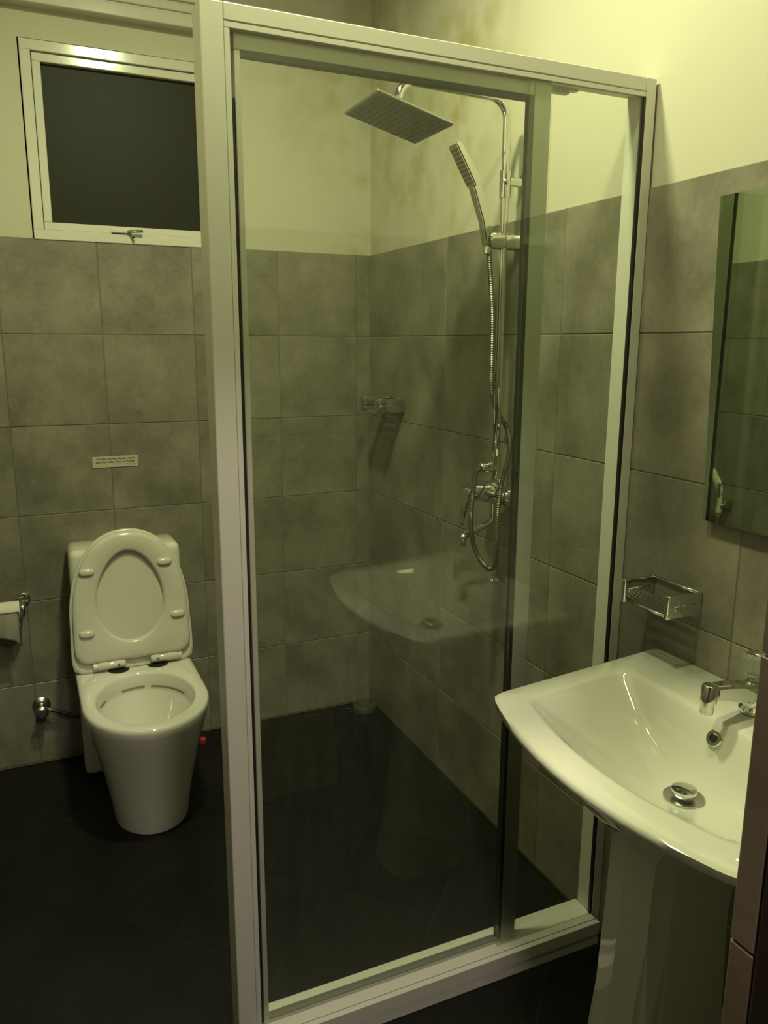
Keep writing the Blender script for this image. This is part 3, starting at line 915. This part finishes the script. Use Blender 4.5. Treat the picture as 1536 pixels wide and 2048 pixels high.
for r, z in ((.011, .866), (.018, .884), (.023, .902), (.0235, .908), (.020, .911)):
    rings.append([Vector((-.070 + r * (1 + .06 * (k % 2)) * math.cos(2 * PI * k / 12), TY + r * (1 + .06 * (k % 2)) * math.sin(2 * PI * k / 12), z)) for k in range(12)])
loft(rings, kb, True, True)
kn = obj('knob', kb, M_CLEAR, tap)
obj('knob_cap', lathe([(.014, 0), (.015, .002), (.010, .005)], (-.070, TY, .9112), (0, 0, 1), 16), M_CHROME, kn, True, angle=40)

# ------------------------------------------------------------------ mirror
mr_ = thing('mirror', (-.01, -1.92, 1.11), 'frameless wall mirror with worn edges above the wash basin', 'mirror')
def sheet(poly, x0, x1):
    bm = bmesh.new()
    a = [bm.verts.new((x0, y, z)) for y, z in poly]; b = [bm.verts.new((x1, y, z)) for y, z in poly]
    bm.faces.new(a); bm.faces.new(b[::-1])
    for i in range(len(poly)):
        j = (i + 1) % len(poly)
        bm.faces.new((a[i], a[j], b[j], b[i]))
    return bm
for yy_, zz_ in ((-1.72, 1.20), (-1.72, 1.62), (-2.14, 1.20), (-2.14, 1.62)):
    obj('mirror_spacer', tube([(-.0005, yy_, zz_), (-.0105 + .003 * (yy_ + 1.66), yy_, zz_)], .012, 12), M_DULL, mr_, True, angle=40)
mg = sheet([(-1.659, 1.713), (-2.201, 1.713), (-2.201, 1.111), (-1.686, 1.111)], -.017, -.0132)
mbk = sheet([(-1.660, 1.712), (-2.20, 1.712), (-2.20, 1.112), (-1.687, 1.112)], -.0131, -.0102)
for b_ in (mg, mbk):                                   # hung a touch askew: the door side stands further off the wall
    for v in b_.verts: v.co.x += .003 * (v.co.y + 1.66)
obj('mirror_glass', mg, M_MIRR, mr_)
obj('mirror_backing', mbk, M_SILV, mr_)

# bidet spray on the left wall, visible as a reflection in the mirror
QY = -.475
bd = thing('bidet_sprayer', (LX, QY, .83), 'white hand bidet spray in a chrome clip, reflected in the mirror', 'bidet spray')
bx_ = LX
obj('wall_clip', box(bx_ + .0005, bx_ + .036, QY - .026, QY + .022, .795, .832, .005, 2), M_CHROME, bd)
obj('clip_post', tube([(bx_ + .02, QY, .802), (bx_ + .055, QY, .802)], .014, 12), M_CHROME, bd, True)
obj('spray_handle', tube(smooth_path([(bx_ + .052, QY, .770), (bx_ + .054, QY, .84), (bx_ + .062, QY + .006, .895), (bx_ + .072, QY + .030, .935), (bx_ + .080, QY + .056, .950)], 6),
    [.012] * 8 + [.016] * 9 + [.020] * 8, 14), M_PLAST, bd, True)
obj('spray_trigger', tube(smooth_path([(bx_ + .072, QY - .014, .905), (bx_ + .078, QY - .018, .87), (bx_ + .074, QY - .014, .845)], 5), .006, 8), M_CHROME, bd, True)
obj('hose', tube(smooth_path([(bx_ + .052, QY, .770), (bx_ + .050, QY - .004, .70), (bx_ + .05, QY + .02, .55), (bx_ + .055, QY + .09, .42), (bx_ + .04, QY + .18, .34), (bx_ + .010, QY + .25, .30)], 6), .008, 10), M_DULL, bd, True)

# ------------------------------------------------------------------ shower floor drain and wet lint
fd = thing('floor_drain', (-.055, -.075, 0), 'round raised floor drain cap in the shower corner', 'drain')
obj('drain_collar', lathe([(.046, 0), (.046, .020), (.043, .024), (.036, .024), (.034, .018)], (-.055, -.075, 0), (0, 0, 1), 28), M_DRAIN, fd, True, angle=40)
obj('drain_grate', lathe([(.034, .012), (.033, .0175)], (-.055, -.075, 0), (0, 0, 1), 24), M_DARKM, fd, True, angle=40)
ln = bmesh.new()
for k in range(16):
    x, y = random.uniform(-.27, -.10), random.uniform(-.13, -.03)
    a = random.uniform(0, 2 * PI); cv = random.uniform(-40, 40)
    pts = []
    for i in range(8):
        pts.append((x, y, .0022 + .002 * math.sin(i)))
        x += .008 * math.cos(a); y += .008 * math.sin(a); a += cv * .008
    pts = [(min(-.004, q[0]), min(-.004, q[1]), q[2]) for q in pts]
    tube(pts, .0014, 5, ln)
tag(obj('wet_lint', ln, M_HAIR), 'tangle of wet lint on the shower floor by the back wall', 'lint', kind='stuff')
